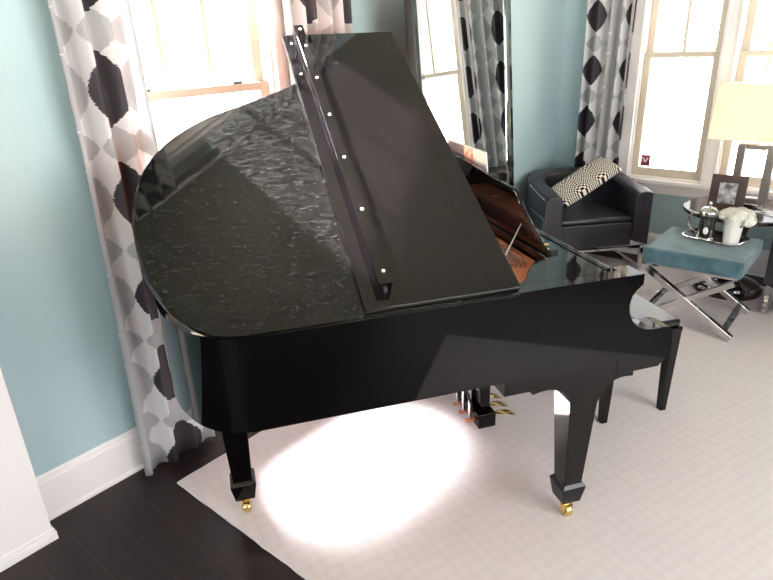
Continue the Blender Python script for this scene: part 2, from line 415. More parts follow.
bm = B(); bxB(bm, B2b, B1a, -.022, -.0005, WZ0, WZ1); bxB(bm, B1a-.014, B1a+.004, -.028, -.0005, WZ0, WZ1); bxB(bm, B2b-.004, B2b+.014, -.028, -.0005, WZ0, WZ1); finish('mullion_casing', bm, m_white, wb, bevel=.002)
wc, _, _ = window('window_3', 'x', XB, B2a, B2b, 1, 2, (True, False))

# security sticker inside the lower pane of window_2
m_maroon = mat('maroon_sticker', (150, 62, 78), .5)
XG = XB+.0515-.004
bm = B(); box(bm, XG, XG+.0012, 1.525, 1.60, .722, .815)
st = tag(finish('security_sticker', bm, m_maroon), 'small maroon square sticker with white V on the window glass', 'sticker')
bm = B()
for sgn in (-1, 1):
    hexa(bm, [(XG-.001, 1.5625-.006, .752), (XG-.001, 1.5625+.006, .752), (XG-.0002, 1.5625+.006, .752), (XG-.0002, 1.5625-.006, .752)],
         [(XG-.001, 1.5625+sgn*.018-.006, .792), (XG-.001, 1.5625+sgn*.018+.006, .792), (XG-.0002, 1.5625+sgn*.018+.006, .792), (XG-.0002, 1.5625+sgn*.018-.006, .792)])
finish('letter_mark', bm, m_paper, st)

# outlet on the right wall under the side table
bm = B(); box(bm, XB-.006, XB-.0003, .50, .58, .27, .39)
# (the plate sits on the wall)
o = finish('wall_outlet', bm, m_white, bevel=.002); tag(o, 'white outlet plate low on the wall behind the side table', 'outlet')
for z_ in (.285, .34):
    bm = B(); box(bm, XB-.0085, XB-.0055, .523, .557, z_, z_+.035); finish('socket_face', bm, m_sash, o, bevel=.002)

# ---------------------------------------------------------------- rug
RX0, RX1, RY1 = .966, 4.74, 2.072
def rug():
    bm = B(); n = 60
    def edge(a, k): return .0018*math.sin(k*3.1)+.0012*math.sin(k*7.7)
    pts = []
    Y_ = -.80
    for i in range(n): t = i/n; pts.append((RX0+edge(0, i), RY1+(Y_-RY1)*t))
    for i in range(n): t = i/n; pts.append((RX0+(RX1-RX0)*t, Y_+edge(0, i)))
    for i in range(n): t = i/n; pts.append((RX1+edge(0, i), Y_+(RY1-Y_)*t))
    for i in range(n): t = i/n; pts.append((RX1+(RX0-RX1)*t, RY1+edge(0, i)))
    zprism(bm, pts, .0005, .012)
    return finish('area_rug', bm, m_rug, bevel=.004)
tag(rug(), 'large pale pinkish white area rug under the grand piano', 'rug')

# ---------------------------------------------------------------- curtains
def curtain(name, axis, at_, a0, a1, z0, z1, folds, amp, label, seed, into=-1, u_off=0, v_off=0, flare=0, hem=None):
    rnd = random.Random(seed); bm = B(); nu, nv = folds*14, 44
    ph = [rnd.uniform(-.5, .5) for _ in range(8)]
    uvl = bm.loops.layers.uv.new('UVMap')
    grid = []; uvs = []
    for j in range(nv+1):
        v = j/nv; z = z0+(z1-z0)*v; row = []; ur = []; cum = 0; prev = None
        for i in range(nu+1):
            u = i/nu; k = 2*PI*folds*u
            A = amp*(1+.3*math.sin(2.3*u*folds+ph[0]))*(1-.15*math.cos(v*5+ph[1]))
            dsp = A*math.sin(k+.5*math.sin(v*3+ph[2])+ph[3])+.35*A*math.sin(2*k+ph[4]+v*2)
            aa = a0+(a1-a0)*u+.012*math.sin(k*1.0+1.3)+.01*math.sin(v*4+ph[5]+u*2)
            if flare: aa += flare*(1-v)**2*(u-.3)
            zz = z if j else z+.012*math.sin(k+ph[6])
            P_ = Vector((aa, at_+into*dsp, zz)) if axis == 'y' else Vector((at_+into*dsp, aa, zz))
            if prev is not None: cum += (P_-prev).length
            prev = P_; row.append(bm.verts.new(P_)); ur.append(cum)
        grid.append(row); uvs.append(ur)
    for j in range(nv):
        for i in range(nu):
            f = bm.faces.new([grid[j][i], grid[j][i+1], grid[j+1][i+1], grid[j+1][i]])
            for l, (a, b) in zip(f.loops, ((j, i), (j, i+1), (j+1, i+1), (j+1, i))):
                l[uvl].uv = (uvs[b and a][b] + u_off if False else uvs[a][b]+u_off, z0+(z1-z0)*a/nv+v_off)
    o = finish(name, bm, m_curt, smooth=True, autos=False)
    s = o.modifiers.new('thick', 'SOLIDIFY'); s.thickness = .0016
    return tag(o, label, 'curtain')
curtain('patterned_curtain', 'y', 2.215, .915, 1.20, .02, 2.79, 3, .032, 'white curtain with charcoal and grey shapes, its hem reaching the floor at left', 3, flare=.06, u_off=.10, v_off=.155)
curtain('patterned_curtain', 'y', 2.215, 1.93, 2.36, .02, 2.79, 5, .030, 'patterned white and grey curtain rising behind the top corner of the open piano lid', 11, u_off=.1, v_off=.2)
curtain('patterned_curtain', 'x', 4.925, 1.705, 2.085, .02, 2.79, 4, .028, 'white curtain with charcoal ikat shapes hanging behind the black armchair', 5, u_off=.40, v_off=-.09+.39)
# rods at the top of the windows
def rod(p, q, label):
    bm = B(); tube(bm, [p, q], .014, 14); o = tag(finish('curtain_rod', bm, m_steel, smooth=True), label, 'curtain rod')
    for c in (p, q):
        bm = B(); bmesh.ops.create_uvsphere(bm, u_segments=16, v_segments=10, radius=.026, matrix=Matrix.Translation(c)); finish('finial', bm, m_steel, o, smooth=True)
    dv = Vector((0, 1, 0)) if abs(p[0]-q[0]) > .01 else Vector((1, 0, 0))
    for t in (.12, .88):
        c = Vector(p).lerp(Vector(q), t); bm = B(); tube(bm, [c, c+dv*(YA-p[1] if dv.y else XB-p[0])], .008, 8); finish('bracket', bm, m_steel, o, smooth=True)
rod((.86, 2.215, 2.81), (2.44, 2.215, 2.81), 'curtain rod above the window behind the piano')
rod((4.925, -.1, 2.81), (4.925, 2.16, 2.81), 'curtain rod above the paired windows')

# ---------------------------------------------------------------- leaning mirror
MR = empty('floor_mirror', (3.29, 2.015, .0), 'tall silver floor mirror leaning in the corner, reflecting a curtain and window', 'mirror')
MR.rotation_euler = (R(-3.6), 0, R(10.5))
mw, mh, fwid = .725, 2.15, .085
bm = B(); box(bm, -mw+fwid, mw-fwid, -.012, -.004, fwid, mh-fwid); finish('mirror_glass', bm, m_mirror, MR)
bm = B()
def bev_strip(bm, x0, x1, z0, z1, horiz):
    if horiz:
        c = (z0+z1)/2; prof = [(z0, 0), (z0, -.018), (c-.02, -.032), (c+.02, -.032), (z1, -.018), (z1, 0)]
        prism(bm, prof, lambda p: (x0, p[1], p[0]), lambda p: (x1, p[1], p[0]))
    else:
        c = (x0+x1)/2; prof = [(x0, 0), (x0, -.018), (c-.02, -.032), (c+.02, -.032), (x1, -.018), (x1, 0)]
        prism(bm, prof, lambda p: (p[0], p[1], z0), lambda p: (p[0], p[1], z1))
for sx in (-1, 1):
    a, b_ = sorted((sx*mw, sx*(mw-fwid))); bev_strip(bm, a, b_, 0, mh, False)
bev_strip(bm, -mw+fwid, mw-fwid, 0, fwid, True); bev_strip(bm, -mw+fwid, mw-fwid, mh-fwid, mh, True)
finish('mirrored_frame', bm, m_mirror_frame, MR)
bm = B(); box(bm, -mw-.004, mw+.004, .0, .022, .0, mh+.004); finish('backing_board', bm, m_blacksatin, MR)
bm = B()
for k in (.28, .52, .76):
    pass
bm.free()
for sx in (-1, 1):
    bm = B(); box(bm, sx*mw-.004, sx*mw+.004, -.02, .0, 0, mh); finish('frame_edge', bm, m_blacksatin, MR)

# ---------------------------------------------------------------- grand piano
TH = R(-33.7)
dv, nv_ = Vector((math.cos(TH), math.sin(TH), 0)), Vector((-math.sin(TH), math.cos(TH), 0))
PO = nv_*1.516
piano = empty('grand_piano', (PO.x, PO.y, 0), 'glossy black grand piano with its lid raised and front flap folded back', 'piano', TH)
ZT, ZBm = 1.0, .690
tail = [(.02, 0), (-.05, .012), (-.115, .055), (-.165, .12), (-.212, .23), (-.238, .37), (-.242, .52), (-.210, .68), (-.128, .82), (.0, .93), (.16, 1.01), (.33, 1.10), (.50, 1.22), (.64, 1.335), (.78, 1.425), (.92, 1.468)]
outer = [Vector((1.0, 0)), Vector((.7, 0)), Vector((.35, 0)), Vector((.1, 0))] + catmull(tail, 5) + [Vector((1.05, 1.484)), Vector((1.22, 1.484))]
outer[0] = Vector((1.22, 0))
inner = offset_open(outer, -.055)
inner[0] = Vector((1.22, .055)); inner[-1] = Vector((1.22, 1.429))
bm = B()
ring = [[bm.verts.new((p.x, p.y, z)) for p in pts] for pts, z in ((outer, ZBm), (outer, ZT), (inner, ZT), (inner, ZBm))]
for a in range(4):
    A_, B_ = ring[a], ring[(a+1) % 4]
    for i in range(len(A_)-1): bm.faces.new([A_[i], A_[i+1], B_[i+1], B_[i]])
for e in (0, -1): bm.faces.new([ring[k][e] for k in range(4)])
finish('rim', bm, m_black, piano, smooth=True)
# moulding line under the lid edge
# cheeks
cheek = [(1.22, ZT), (1.283, ZT), (1.284, .962), (1.262, .945), (1.247, .925), (1.240, .895), (1.244, .868), (1.257, .838), (1.280, .812), (1.310, .797), (1.345, .791), (1.38, .792), (1.414, .787), (1.430, .770), (1.437, .693), (1.389, .639), (1.22, .637)]
for t0, t1 in ((0, .085), (1.399, 1.484)):
    bm = B(); prism(bm, cheek, lambda p: (p[0], t0, p[1]), lambda p: (p[0], t1, p[1])); finish('cheek', bm, m_black, piano, bevel=.0015)
# key bed and underside
bm = B()
zprism(bm, [(.800, .002), (1.2195, .002), (1.2195, 1.482), (.905, 1.482), (.905, 1.40), (.800, 1.38)], .637, .6895)
box(bm, 1.2205, 1.405, .0855, 1.3985, .637, .70)
finish('key_bed', bm, m_black, piano)
inn2 = [(p.x, p.y) for p in offset_open(outer, -.0555)]
inn2[0] = (1.19, .0555); inn2[-1] = (1.19, 1.4285)
bm = B(); zprism(bm, inn2, .72, .735); finish('soundboard', bm, vary(mat('spruce', (150, 100, 60), .35), 8, (140, 92, 52), (166, 116, 74), stretch=(1, 12, 1)), piano)
bm = B()
for k in range(4):
    s_ = .05+.24*k; t_ = [.85, 1.0, 1.1, 1.28][k]; box(bm, s_, s_+.06, .057, t_, .66, .7195)
finish('underside_beam', bm, m_dkwood, piano)
# cast plate with pin block, tuning pins, strings, dampers
pl_pts = [(p.x, p.y) for p in offset_open(outer, -.075) if p.x < 1.0]
pl_pts = [(1.074, .26), (.95, .15), (.80, .09)] + [q for q in pl_pts if q[0] < .75 or q[1] > 1.0] + [(1.074, 1.40)]
plate = None
bm = B(); zprism(bm, pl_pts, .950, .962)
for k in range(5):
    t_ = .30+.27*k; bar(bm, (.90, t_, .969), (.15+.13*k, t_*.72+.1, .969), (0, 1, 0), .018, .014)
plate = finish('cast_plate', bm, m_copper, piano, bevel=.002)
bm = B()
for row in range(4):
    for k in range(56):
        t_ = .285+1.09*k/56+.004*row; s_ = .955+.020*row
        lathe(bm, [(.0035, .962), (.0035, .982), (.002, .984)], s_, t_, 6)
finish('tuning_pins', bm, m_steel, plate)['kind'] = 'stuff'
bm = B()
for k in range(70):
    t_ = .29+1.06*k/70; e = .02+.35*(k/70)
    if k < 20: tube(bm, [(.95, t_, .979), (.0+.01*k, t_*.8+.12, .979)], .0014, 4)
    else: tube(bm, [(.95, t_, .978), (e+.25*(k/70), min(t_*.92, .8+.4*(k/70)), .978)], .0009, 4)
finish('strings', bm, m_steel, plate)['kind'] = 'stuff'
bm = B(); box(bm, .80, .835, .28, 1.38, .981, .995); finish('damper_rail', bm, m_blacksatin, piano)
bm = B(); box(bm, .74, .775, .26, 1.36, .9625, .968); finish('felt_strip', bm, m_felt, plate)
# music shelf
sh = [(.857, .056), (.875, .070), (.914, .105), (.95, .16), (.983, .198), (1.02, .235), (1.054, .256), (1.075, .256), (1.075, 1.40), (1.185, 1.40), (1.185, .056)]
bm = B(); zprism(bm, sh, .975, 1.0); finish('music_shelf', bm, m_black, piano, bevel=.003)
# music desk, standing on the shelf
dk = [(.262, .0), (.329, .044), (.392, .083), (.434, .118), (.468, .155), (.484, .178), (.500, .188), (.525, .193), (.65, .199), (.95, .224), (1.16, .232), (1.18, .22), (1.20, .18), (1.26, .10), (1.34, .0)]
bm = B()
lean = lambda z: 1.085-.10*z
prism(bm, dk, lambda p: (lean(p[1]), p[0], 1.001+p[1]), lambda p: (lean(p[1])+.016, p[0], 1.001+p[1]))
desk = finish('music_desk', bm, m_black, piano, bevel=.003, seg=3)
bm = B(); tube(bm, [(1.080, .455, 1.068), (.975, .385, .963)], .004, 8); finish('desk_prop', bm, m_steel, desk, smooth=True)
bm = B(); box(bm, 1.105, 1.135, .28, 1.32, 1.0005, 1.012); finish('desk_ledge', bm, m_black, desk)
bm = B(); lathe(bm, [(.012, 1.0), (.012, 1.012), (.006, 1.016), (.010, 1.03), (.004, 1.034)], 1.10, .305, 14); finish('desk_hinge', bm, m_brass, desk, smooth=True)
# fallboard, key slip, keys
bm = B(); hexa(bm, [(1.20, .0855, .765), (1.232, .0855, .765), (1.232, 1.3985, .765), (1.20, 1.3985, .765)], [(1.190, .0855, 1.0), (1.216, .0855, 1.0), (1.216, 1.3985, 1.0), (1.190, 1.3985, 1.0)])
fb = finish('fallboard', bm, m_black, piano, bevel=.004, seg=3)
bm = B(); box(bm, 1.2165, 1.2195, .09, 1.394, .93, .998); finish('nameplate_strip', bm, m_steel, fb)
bm = B(); box(bm, 1.382, 1.402, .0855, 1.3985, .7005, .755); finish('key_slip', bm, m_black, piano, bevel=.003)
bm = B()
k0, k1 = .13, 1.354; kw = (k1-k0)/52
for k in range(52): box(bm, 1.236, 1.380, k0+kw*k+.0006, k0+kw*(k+1)-.0006, .72, .742)
keyb = finish('white_keys', bm, m_key, piano, bevel=.0012); keyb['kind'] = 'stuff'
bm = B()
for k in range(51):
    if (k % 7) in (1, 2, 4, 5, 6): box(bm, 1.236, 1.330, k0+kw*(k+1)-.0055, k0+kw*(k+1)+.0055, .7425, .753)
finish('black_keys', bm, m_black, piano, bevel=.002)['kind'] = 'stuff'
for t_ in (.0856, 1.3555):
    bm = B(); box(bm, 1.234, 1.381, t_, t_+.0429, .7005, .765); finish('key_block', bm, m_black, piano)

# lid
LA = R(30)
def lidm(s, t, h):   # point on the raised lid, h above its underside
    return Vector((s, t*math.cos(LA)-h*math.sin(LA), 1.003+t*math.sin(LA)+h*math.cos(LA)))
ov = .018
lid_out = [Vector((.826, -ov)), Vector((.6, -ov)), Vector((.35, -ov)), Vector((.12, -ov))] + [p for p in offset_open(catmull(tail, 6), ov) if True]
lid_out = [p for p in lid_out if p.x < .80] 
lid_out = [Vector((.826, -ov))] + [p for p in lid_out] + [Vector((.826, 1.475))]
def plate_on_lid(bm, poly, h0, h1, ch=.003):
    """slab with a rounded (chamfered) rim"""
    n = len(poly); c = sum((Vector(p) for p in poly), Vector((0, 0)))/n
    def ins(k):
        out = []
        for i in range(n):
            a, b = Vector(poly[i-1]), Vector(poly[(i+1) % n]); t = (b-a).normalized(); nn = Vector((-t.y, t.x))
            out.append(Vector(poly[i])+nn*k)
        return out
    area = sum(poly[i][0]*poly[(i+1) % n][1]-poly[(i+1) % n][0]*poly[i][1] for i in range(n))
    sg = 1 if area > 0 else -1
    lev = [(ch, h0), (ch*.3, h0+ch*.3), (0, h0+ch), (0, h1-ch), (ch*.3, h1-ch*.3), (ch, h1)]
    rings = [[bm.verts.new(lidm(p.x, p.y, h)) for p in ins(sg*k)] for k, h in lev]
    for a, b in zip(rings, rings[1:]):
        for i in range(n): j = (i+1) % n; bm.faces.new([a[i], a[j], b[j], b[i]])
    bm.faces.new(rings[0][::-1]); bm.faces.new(rings[-1])
bm = B(); plate_on_lid(bm, lid_out, .0, .021, .007); lid = finish('main_lid', bm, m_lid, piano, smooth=True)
# folded front flap lying on the main lid
F0, F1 = .347, .826
fl = [Vector((F0, -.010)), Vector((F1, -.010)), Vector((F1, 1.452)), Vector((F0, 1.452))]
bm = B()
def slab(bm, s0, s1, t0, t1, h0, h1):
    hexa(bm, [lidm(s0, t0, h0), lidm(s1, t0, h0), lidm(s1, t1, h0), lidm(s0, t1, h0)], [lidm(s0, t0, h1), lidm(s1, t0, h1), lidm(s1, t1, h1), lidm(s0, t1, h1)])
slab(bm, F0, F1, -.010, 1.452, .0225, .040)
flap = finish('lid_flap', bm, m_black, piano, bevel=.003, seg=3)
bm = B(); slab(bm, .396, .436, .045, 1.458, .0405, .080); rail = finish('front_rail', bm, m_black, piano, bevel=.002)
rail.parent = flap
def dot(s, t, h, r, m, nm, par):
    bm = B()
    U = (lidm(0, 1, 0)-lidm(0, 0, 0)).normalized(); S_ = Vector((1, 0, 0)); Nn = (lidm(0, 0, 1)-lidm(0, 0, 0)).normalized()
    c = lidm(s, t, h); rings = []
    for rr, hh in ((r, 0), (r, r*.5), (r*.6, r*.9)):
        rings.append([bm.verts.new(c+Nn*hh+rr*(math.cos(2*PI*k/14)*S_+math.sin(2*PI*k/14)*U)) for k in range(14)])
    for a, b in zip(rings, rings[1:]):
        for k in range(14): j = (k+1) % 14; bm.faces.new([a[k], a[j], b[j], b[k]])
    bm.faces.new(rings[0][::-1]); bm.faces.new(rings[-1])
    return finish(nm, bm, m, par, smooth=True)
for t_ in (.09, .344, .595, .832, 1.066, 1.293, 1.42): dot(.420, t_, .080, .0055, m_rubber, 'rubber_bumper', flap)
for t_ in (1.157, 1.38): dot(.376, t_, .040, .005, m_rubber, 'rubber_bumper', flap)
bm = B(); c = lidm(.416, .0445, .052)
tube(bm, [c, c+Vector((0, -.006, -.003))], .007, 14); finish('screw', bm, m_steel, flap, smooth=True)
# hinges between flap and lid, and along the spine
for t_ in (.12, .75, 1.36):
    bm = B(); tube(bm, [lidm(.829, t_-.04, .022), lidm(.829, t_+.04, .022)], .004, 8); finish('flap_hinge', bm, m_brass, lid, smooth=True)
for s_ in (.15, .72):
    bm = B(); tube(bm, [(s_-.05, -.004, 1.0035), (s_+.05, -.004, 1.0035)], .0035, 8); finish('spine_hinge', bm, m_brass, lid, smooth=True)
# lid prop on the treble side
bm = B(); a = Vector((.86, 1.445, 1.0)); q = lidm(.62, 1.25, -.002); bar(bm, a, q, (0, 1, 0), .02, .014); finish('lid_prop', bm, m_black, piano, bevel=.002)

# legs with brass casters
def leg(s, t, ztop, br):
    bm = B()
    hexa(bm, sq(s, t, .036, .036, .165), sq(s, t, .055, .055, ztop))
    body = finish('leg', bm, m_black, piano, bevel=.003)
    bm = B(); hexa(bm, sq(s, t, .037, .037, .090), sq(s, t, .049, .049, .164))
    hexa(bm, sq(s, t, .049, .049, .164), sq(s, t, .0375, .0375, .180))
    finish('leg_foot', bm, m_black, body, bevel=.002)
    bm = B(); lathe(bm, [(.024, .090), (.022, .076), (.013, .072), (.011, .064)], s, t, 16)
    for q0 in (-.018, .0145): box(bm, s+q0, s+q0+.0035, t-.024, t+.010, .028, .066)
    box(bm, s-.018, s+.018, t-.016, t+.010, .062, .070)
    fk = finish('caster', bm, m_brass, body, bevel=.001)
    bm = B()
    prof = [(-.0130, .006), (-.0130, .0245), (-.010, .0262), (.010, .0262), (.0130, .0245), (.0130, .006)]
    rings = [[bm.verts.new((s+y, t-.010+r*math.cos(2*PI*k/24), .0387+r*math.sin(2*PI*k/24))) for k in range(24)] for y, r in prof]
    for a, b in zip(rings, rings[1:]):
        for k in range(24): j = (k+1) % 24; bm.faces.new([a[k], a[j], b[j], b[k]])
    bm.faces.new(rings[0][::-1]); bm.faces.new(rings[-1])
    finish('caster_wheel', bm, m_brass, fk, smooth=True)
    if br:   # curved bracket block under the key bed
        cl = catmull([(s-.205, .617), (s-.15, .624), (s-.105, .612), (s-.075, .588), (s-.0575, .555)], 4); cr = catmull([(s+.0575, .555), (s+.075, .586), (s+.10, .606), (s+.14, .617), (s+.185, .614)], 4)
        prof = [(s-.205, .6365)]+[tuple(p) for p in cl]+[(s-.056, .54), (s+.056, .54)]+[tuple(p) for p in cr]+[(s+.185, .6365)]
        bm = B(); prism(bm, prof, lambda p: (p[0], t-.056, p[1]), lambda p: (p[0], t+.056, p[1])); finish('leg_bracket', bm, m_black, body, bevel=.002)
    else:
        bm = B(); box(bm, s-.075, s+.075, t-.075, t+.075, ztop, .7195); finish('leg_block', bm, m_black, body, bevel=.002)
leg(1.112, .064, .56, True); leg(1.118, 1.412, .56, True); leg(-.066, .478, .62, False)

# pedal lyre
ly = bpy.data.objects.new('pedal_lyre', None); C.objects.link(ly); ly.parent = piano
bm = B(); box(bm, 1.000, 1.085, .615, .865, .052, .125); lb = finish('pedal_box', bm, m_black, ly, bevel=.003)
for t_ in (.665, .815):
    bm = B(); hexa(bm, sq(1.045, t_, .022, .018, .125), sq(1.045, t_, .030, .020, .5995)); finish('lyre_post', bm, m_black, ly, bevel=.002)
bm = B(); hexa(bm, sq(1.045, .74, .035, .1, .60), sq(1.045, .74, .045, .12, .6365)); finish('lyre_block', bm, m_black, ly, bevel=.002)
for t_ in (.665, .74, .815):
    bm = B(); tube(bm, [(.975, t_, .085), (.975, t_, .7195)], .0075, 12); finish('pedal_rod', bm, m_steel, ly, smooth=True)
    bm = B(); box(bm, .955, 1.00, t_-.008, t_+.008, .072, .082); finish('pedal_lever', bm, m_copper, ly, bevel=.002)
    bm = B()
    P_ = [((1.085, t_, .088), .010, .005), ((1.11, t_, .089), .010, .005), ((1.14, t_, .086), .016, .005), ((1.175, t_, .078), .021, .005), ((1.20, t_, .066), .018, .005), ((1.21, t_, .058), .009, .004)]
    rings = []
    for c, hw, hh in P_: rings.append([bm.verts.new((c[0], c[1]+1.25*hw*math.cos(2*PI*k/12), c[2]+hh*math.sin(2*PI*k/12))) for k in range(12)])
    for a, b in zip(rings, rings[1:]):
        for k in range(12): j = (k+1) % 12; bm.faces.new([a[k], a[j], b[j], b[k]])
    bm.faces.new(rings[0][::-1]); bm.faces.new(rings[-1]); finish('pedal', bm, m_brass, ly, smooth=True)
for t_ in (.66, .82):
    bm = B(); tube(bm, [(.995, t_, .12), (.80, t_, .7195)], .006, 8); finish('lyre_brace', bm, m_black, ly, smooth=True)

# sheet music on the desk
def pw(s, t, z): v = PO+dv*s+nv_*t; return (v.x, v.y, z)
SM = empty('sheet_music', pw(1.118, 1.02, 1.0125), 'open booklet with a dark and orange printed page standing on the music desk', 'sheet music', TH)
m_print = vary(mat('orange_picture', (200, 120, 90), .35), 30, (226, 120, 70), (246, 226, 210), lo=.4, hi=.6)
m_text = vary(mat('dark_printed_page', (80, 70, 74), .3), 40, (60, 54, 60), (150, 140, 142), stretch=(1, 1, 5))
def page(bm, y0, y1, z0, z1, d0, d1):
    lx = lambda z: -.028*z/.29
    hexa(bm, [(lx(z0)+d0, y0, z0), (lx(z0)+d1, y0, z0), (lx(z0)+d1, y1, z0), (lx(z0)+d0, y1, z0)], [(lx(z1)+d0, y0, z1), (lx(z1)+d1, y0, z1), (lx(z1)+d1, y1, z1), (lx(z1)+d0, y1, z1)])
bm = B(); page(bm, -.21, .22, 0, .268, 0, .006); finish('page_block', bm, m_paper, SM, bevel=.001)
bm = B(); page(bm, -.075, .02, .195, .262, -.0012, -.0003); finish('cover_picture', bm, m_print, SM)
bm = B(); page(bm, .025, .215, .01, .262, -.0012, -.0003); page(bm, -.205, .02, .01, .19, -.0012, -.0003); finish('printed_page', bm, m_text, SM)

# ---------------------------------------------------------------- piano bench
bench = empty('piano_bench', pw(1.765, .86, 0), 'black piano bench with a glossy padded seat at the keyboard end', 'bench', TH)
bl, bw = .36, .19
bm = B(); box(bm, -bw, bw, -bl, bl, .445, .466); finish('seat_frame', bm, m_black, bench, bevel=.003)
bm = B(); box(bm, -bw+.008, bw-.008, -bl+.008, bl-.008, .4665, .505); finish('seat_cushion', bm, mat('glossy_black_vinyl', (14, 14, 17), .16, spec=.7), bench, bevel=.012, seg=4)
bm = B(); box(bm, -bw+.025, bw-.025, -bl+.025, bl-.025, .36, .4448); finish('apron', bm, m_black, bench)
for sx in (-1, 1):
    for sy in (-1, 1):
        x_, y_ = sx*(bw-.026), sy*(bl-.03)
        bm = B(); hexa(bm, sq(x_, y_, .016, .016, .0125), sq(x_, y_, .026, .026, .4448)); finish('leg', bm, m_black, bench, bevel=.002)

# ---------------------------------------------------------------- tub armchairs
def tub_chair(loc, rotz, label):
    """local x = sideways, y = towards the back, front at y=0"""
    r = empty('tub_armchair', loc, label, 'armchair', rotz, 'black leather tub armchairs with chrome bases')
    W, D, T = .41, .70, .13
    def U(off):
        pts = [Vector((-W+off, .0)), Vector((-W+off, .12)), Vector((-W+off, .24))]
        n = 20
        for k in range(n+1):
            a = PI-PI*k/n; pts.append(Vector((math.copysign(abs(math.cos(a))**.8, math.cos(a))*(W-off), .30+math.sin(a)**.8*(D-.30-off) if math.sin(a) > 0 else .30)))
        return pts+[Vector((W-off, .24)), Vector((W-off, .12)), Vector((W-off, .0))]
    o_, i_ = U(0), U(T)
    def zt(y): return .622+.08*min(1, max(0, y/.6))
    prof = [(0, 0, .205), (0, 1, -.03), (.12, 1, -.006), (.5, 1, .0), (.88, 1, -.008), (1, 1, -.03), (1, 0, .25)]
    bm = B(); rows = []
    for a, b in zip(o_, i_):
        row = []
        for f, top, dz in prof:
            p = a.lerp(b, f); z = zt(a.y)+dz if top else dz
            row.append(bm.verts.new((p.x, p.y, z)))
        rows.append(row)
    for a, b in zip(rows, rows[1:]):
        for k in range(len(prof)-1): bm.faces.new([a[k], a[k+1], b[k+1], b[k]])
        bm.faces.new([a[-1], a[0], b[0], b[-1]])
    bm.faces.new(rows[0]); bm.faces.new(rows[-1][::-1])
    finish('tub_back', bm, m_leather, r, smooth=True, bevel=.008, seg=3)
    ii = U(T+.002)
    bm = B(); poly = [(p.x, max(p.y, .012)) for p in ii]
    zprism(bm, poly, .210, .392); finish('seat_base', bm, m_leather, r, bevel=.008)
    bm = B(); zprism(bm, [(p[0], max(p[1], .03)) for p in poly], .3925, .432); finish('seat_cushion', bm, m_leather, r, smooth=True, bevel=.016, seg=4)
    # piping along the outer arm edges
    bm = B()
    tube(bm, [(p.x*1.006, p.y+(.003 if p.y > .5 else 0), zt(p.y)-.026) for p in o_], .004, 6)
    finish('piping', bm, m_leather, r, smooth=True)
    # chrome sled base, one loop per side, plus rail
    bm = B(); c = .022
    for sx in (-1, 1):
        x_ = sx*(W-.035)
        bar(bm, (x_, .02, .012), (x_, .02, .204), (1, 0, 0), .03, c); bar(bm, (x_, .56, .012), (x_, .48, .204), (1, 0, 0), .03, c)
        bar(bm, (x_, .01, .023), (x_, .58, .023), (1, 0, 0), .03, c)
    bar(bm, (-W+.05, .02, .192), (W-.05, .02, .192), (0, 1, 0), .03, .018)
    finish('chrome_base', bm, m_chrome, r, bevel=.002)
    # chrome trim band around outer sides
    for sx in (-1, 1):
        x_ = sx*(W+.004); bm = B()
        bar(bm, (x_, .03, .600), (x_, .34, .646), (1, 0, 0), .006, .010); bar(bm, (x_, .035, .46), (x_, .30, .475), (1, 0, 0), .006, .008); bar(bm, (x_, .03, .46), (x_, .03, .25), (1, 0, 0), .006, .008)
        finish('chrome_trim', bm, m_chrome, r)
    return r
def rot_for(rx, ry): return math.atan2(ry, rx)
ch1 = tub_chair((4.29, 1.612, .0122), rot_for(.737, -.676), 'black leather tub armchair in the corner with a checked cushion on it')
tub_chair((4.03, .125, .0122), rot_for(-.42, -.906), 'black leather tub armchair partly outside the photo at the right edge')
# cushion
def pillow(p, q, wdir, L_, W_, T_):
    c = (Vector(p)+Vector(q))/2; x = (Vector(q)-Vector(p)).normalized(); y = Vector(wdir); y = (y-x*y.dot(x)).normalized(); z = x.cross(y)
    bm = B(); uvl = bm.loops.layers.uv.new('UVMap'); n, mN = 24, 12; top = {}; bot = {}
    for i in range(n+1):
        for j in range(mN+1):
            u, v = 2*i/n-1, 2*j/mN-1
            h = T_/2*((1-abs(u)**3.2)*(1-abs(v)**2.6))**.5
            px_ = u*L_/2*(1-.05*v*v); py_ = v*W_/2*(1-.05*u*u)
            top[i, j] = bm.verts.new(c+x*px_+y*py_+z*h)
            bot[i, j] = top[i, j] if h < 1e-6 else bm.verts.new(c+x*px_+y*py_-z*h)
    for i in range(n):
        for j in range(mN):
            for g, od in ((top, 0), (bot, 1)):
                idx = [(i, j), (i+1, j), (i+1, j+1), (i, j+1)]
                f = bm.faces.new([g[k] for k in (idx if not od else idx[::-1])])
                for l, k in zip(f.loops, idx if not od else idx[::-1]): l[uvl].uv = (k[0]/n, k[1]/mN)
    return finish('lumbar_cushion', bm, m_opart, smooth=True, autos=False)
tag(pillow((4.16, 1.90, .59), (4.66, 1.715, .785), (.6, .5, .42), .64, .235, .10), 'long black and white op-art checked cushion across the corner armchair', 'cushion')

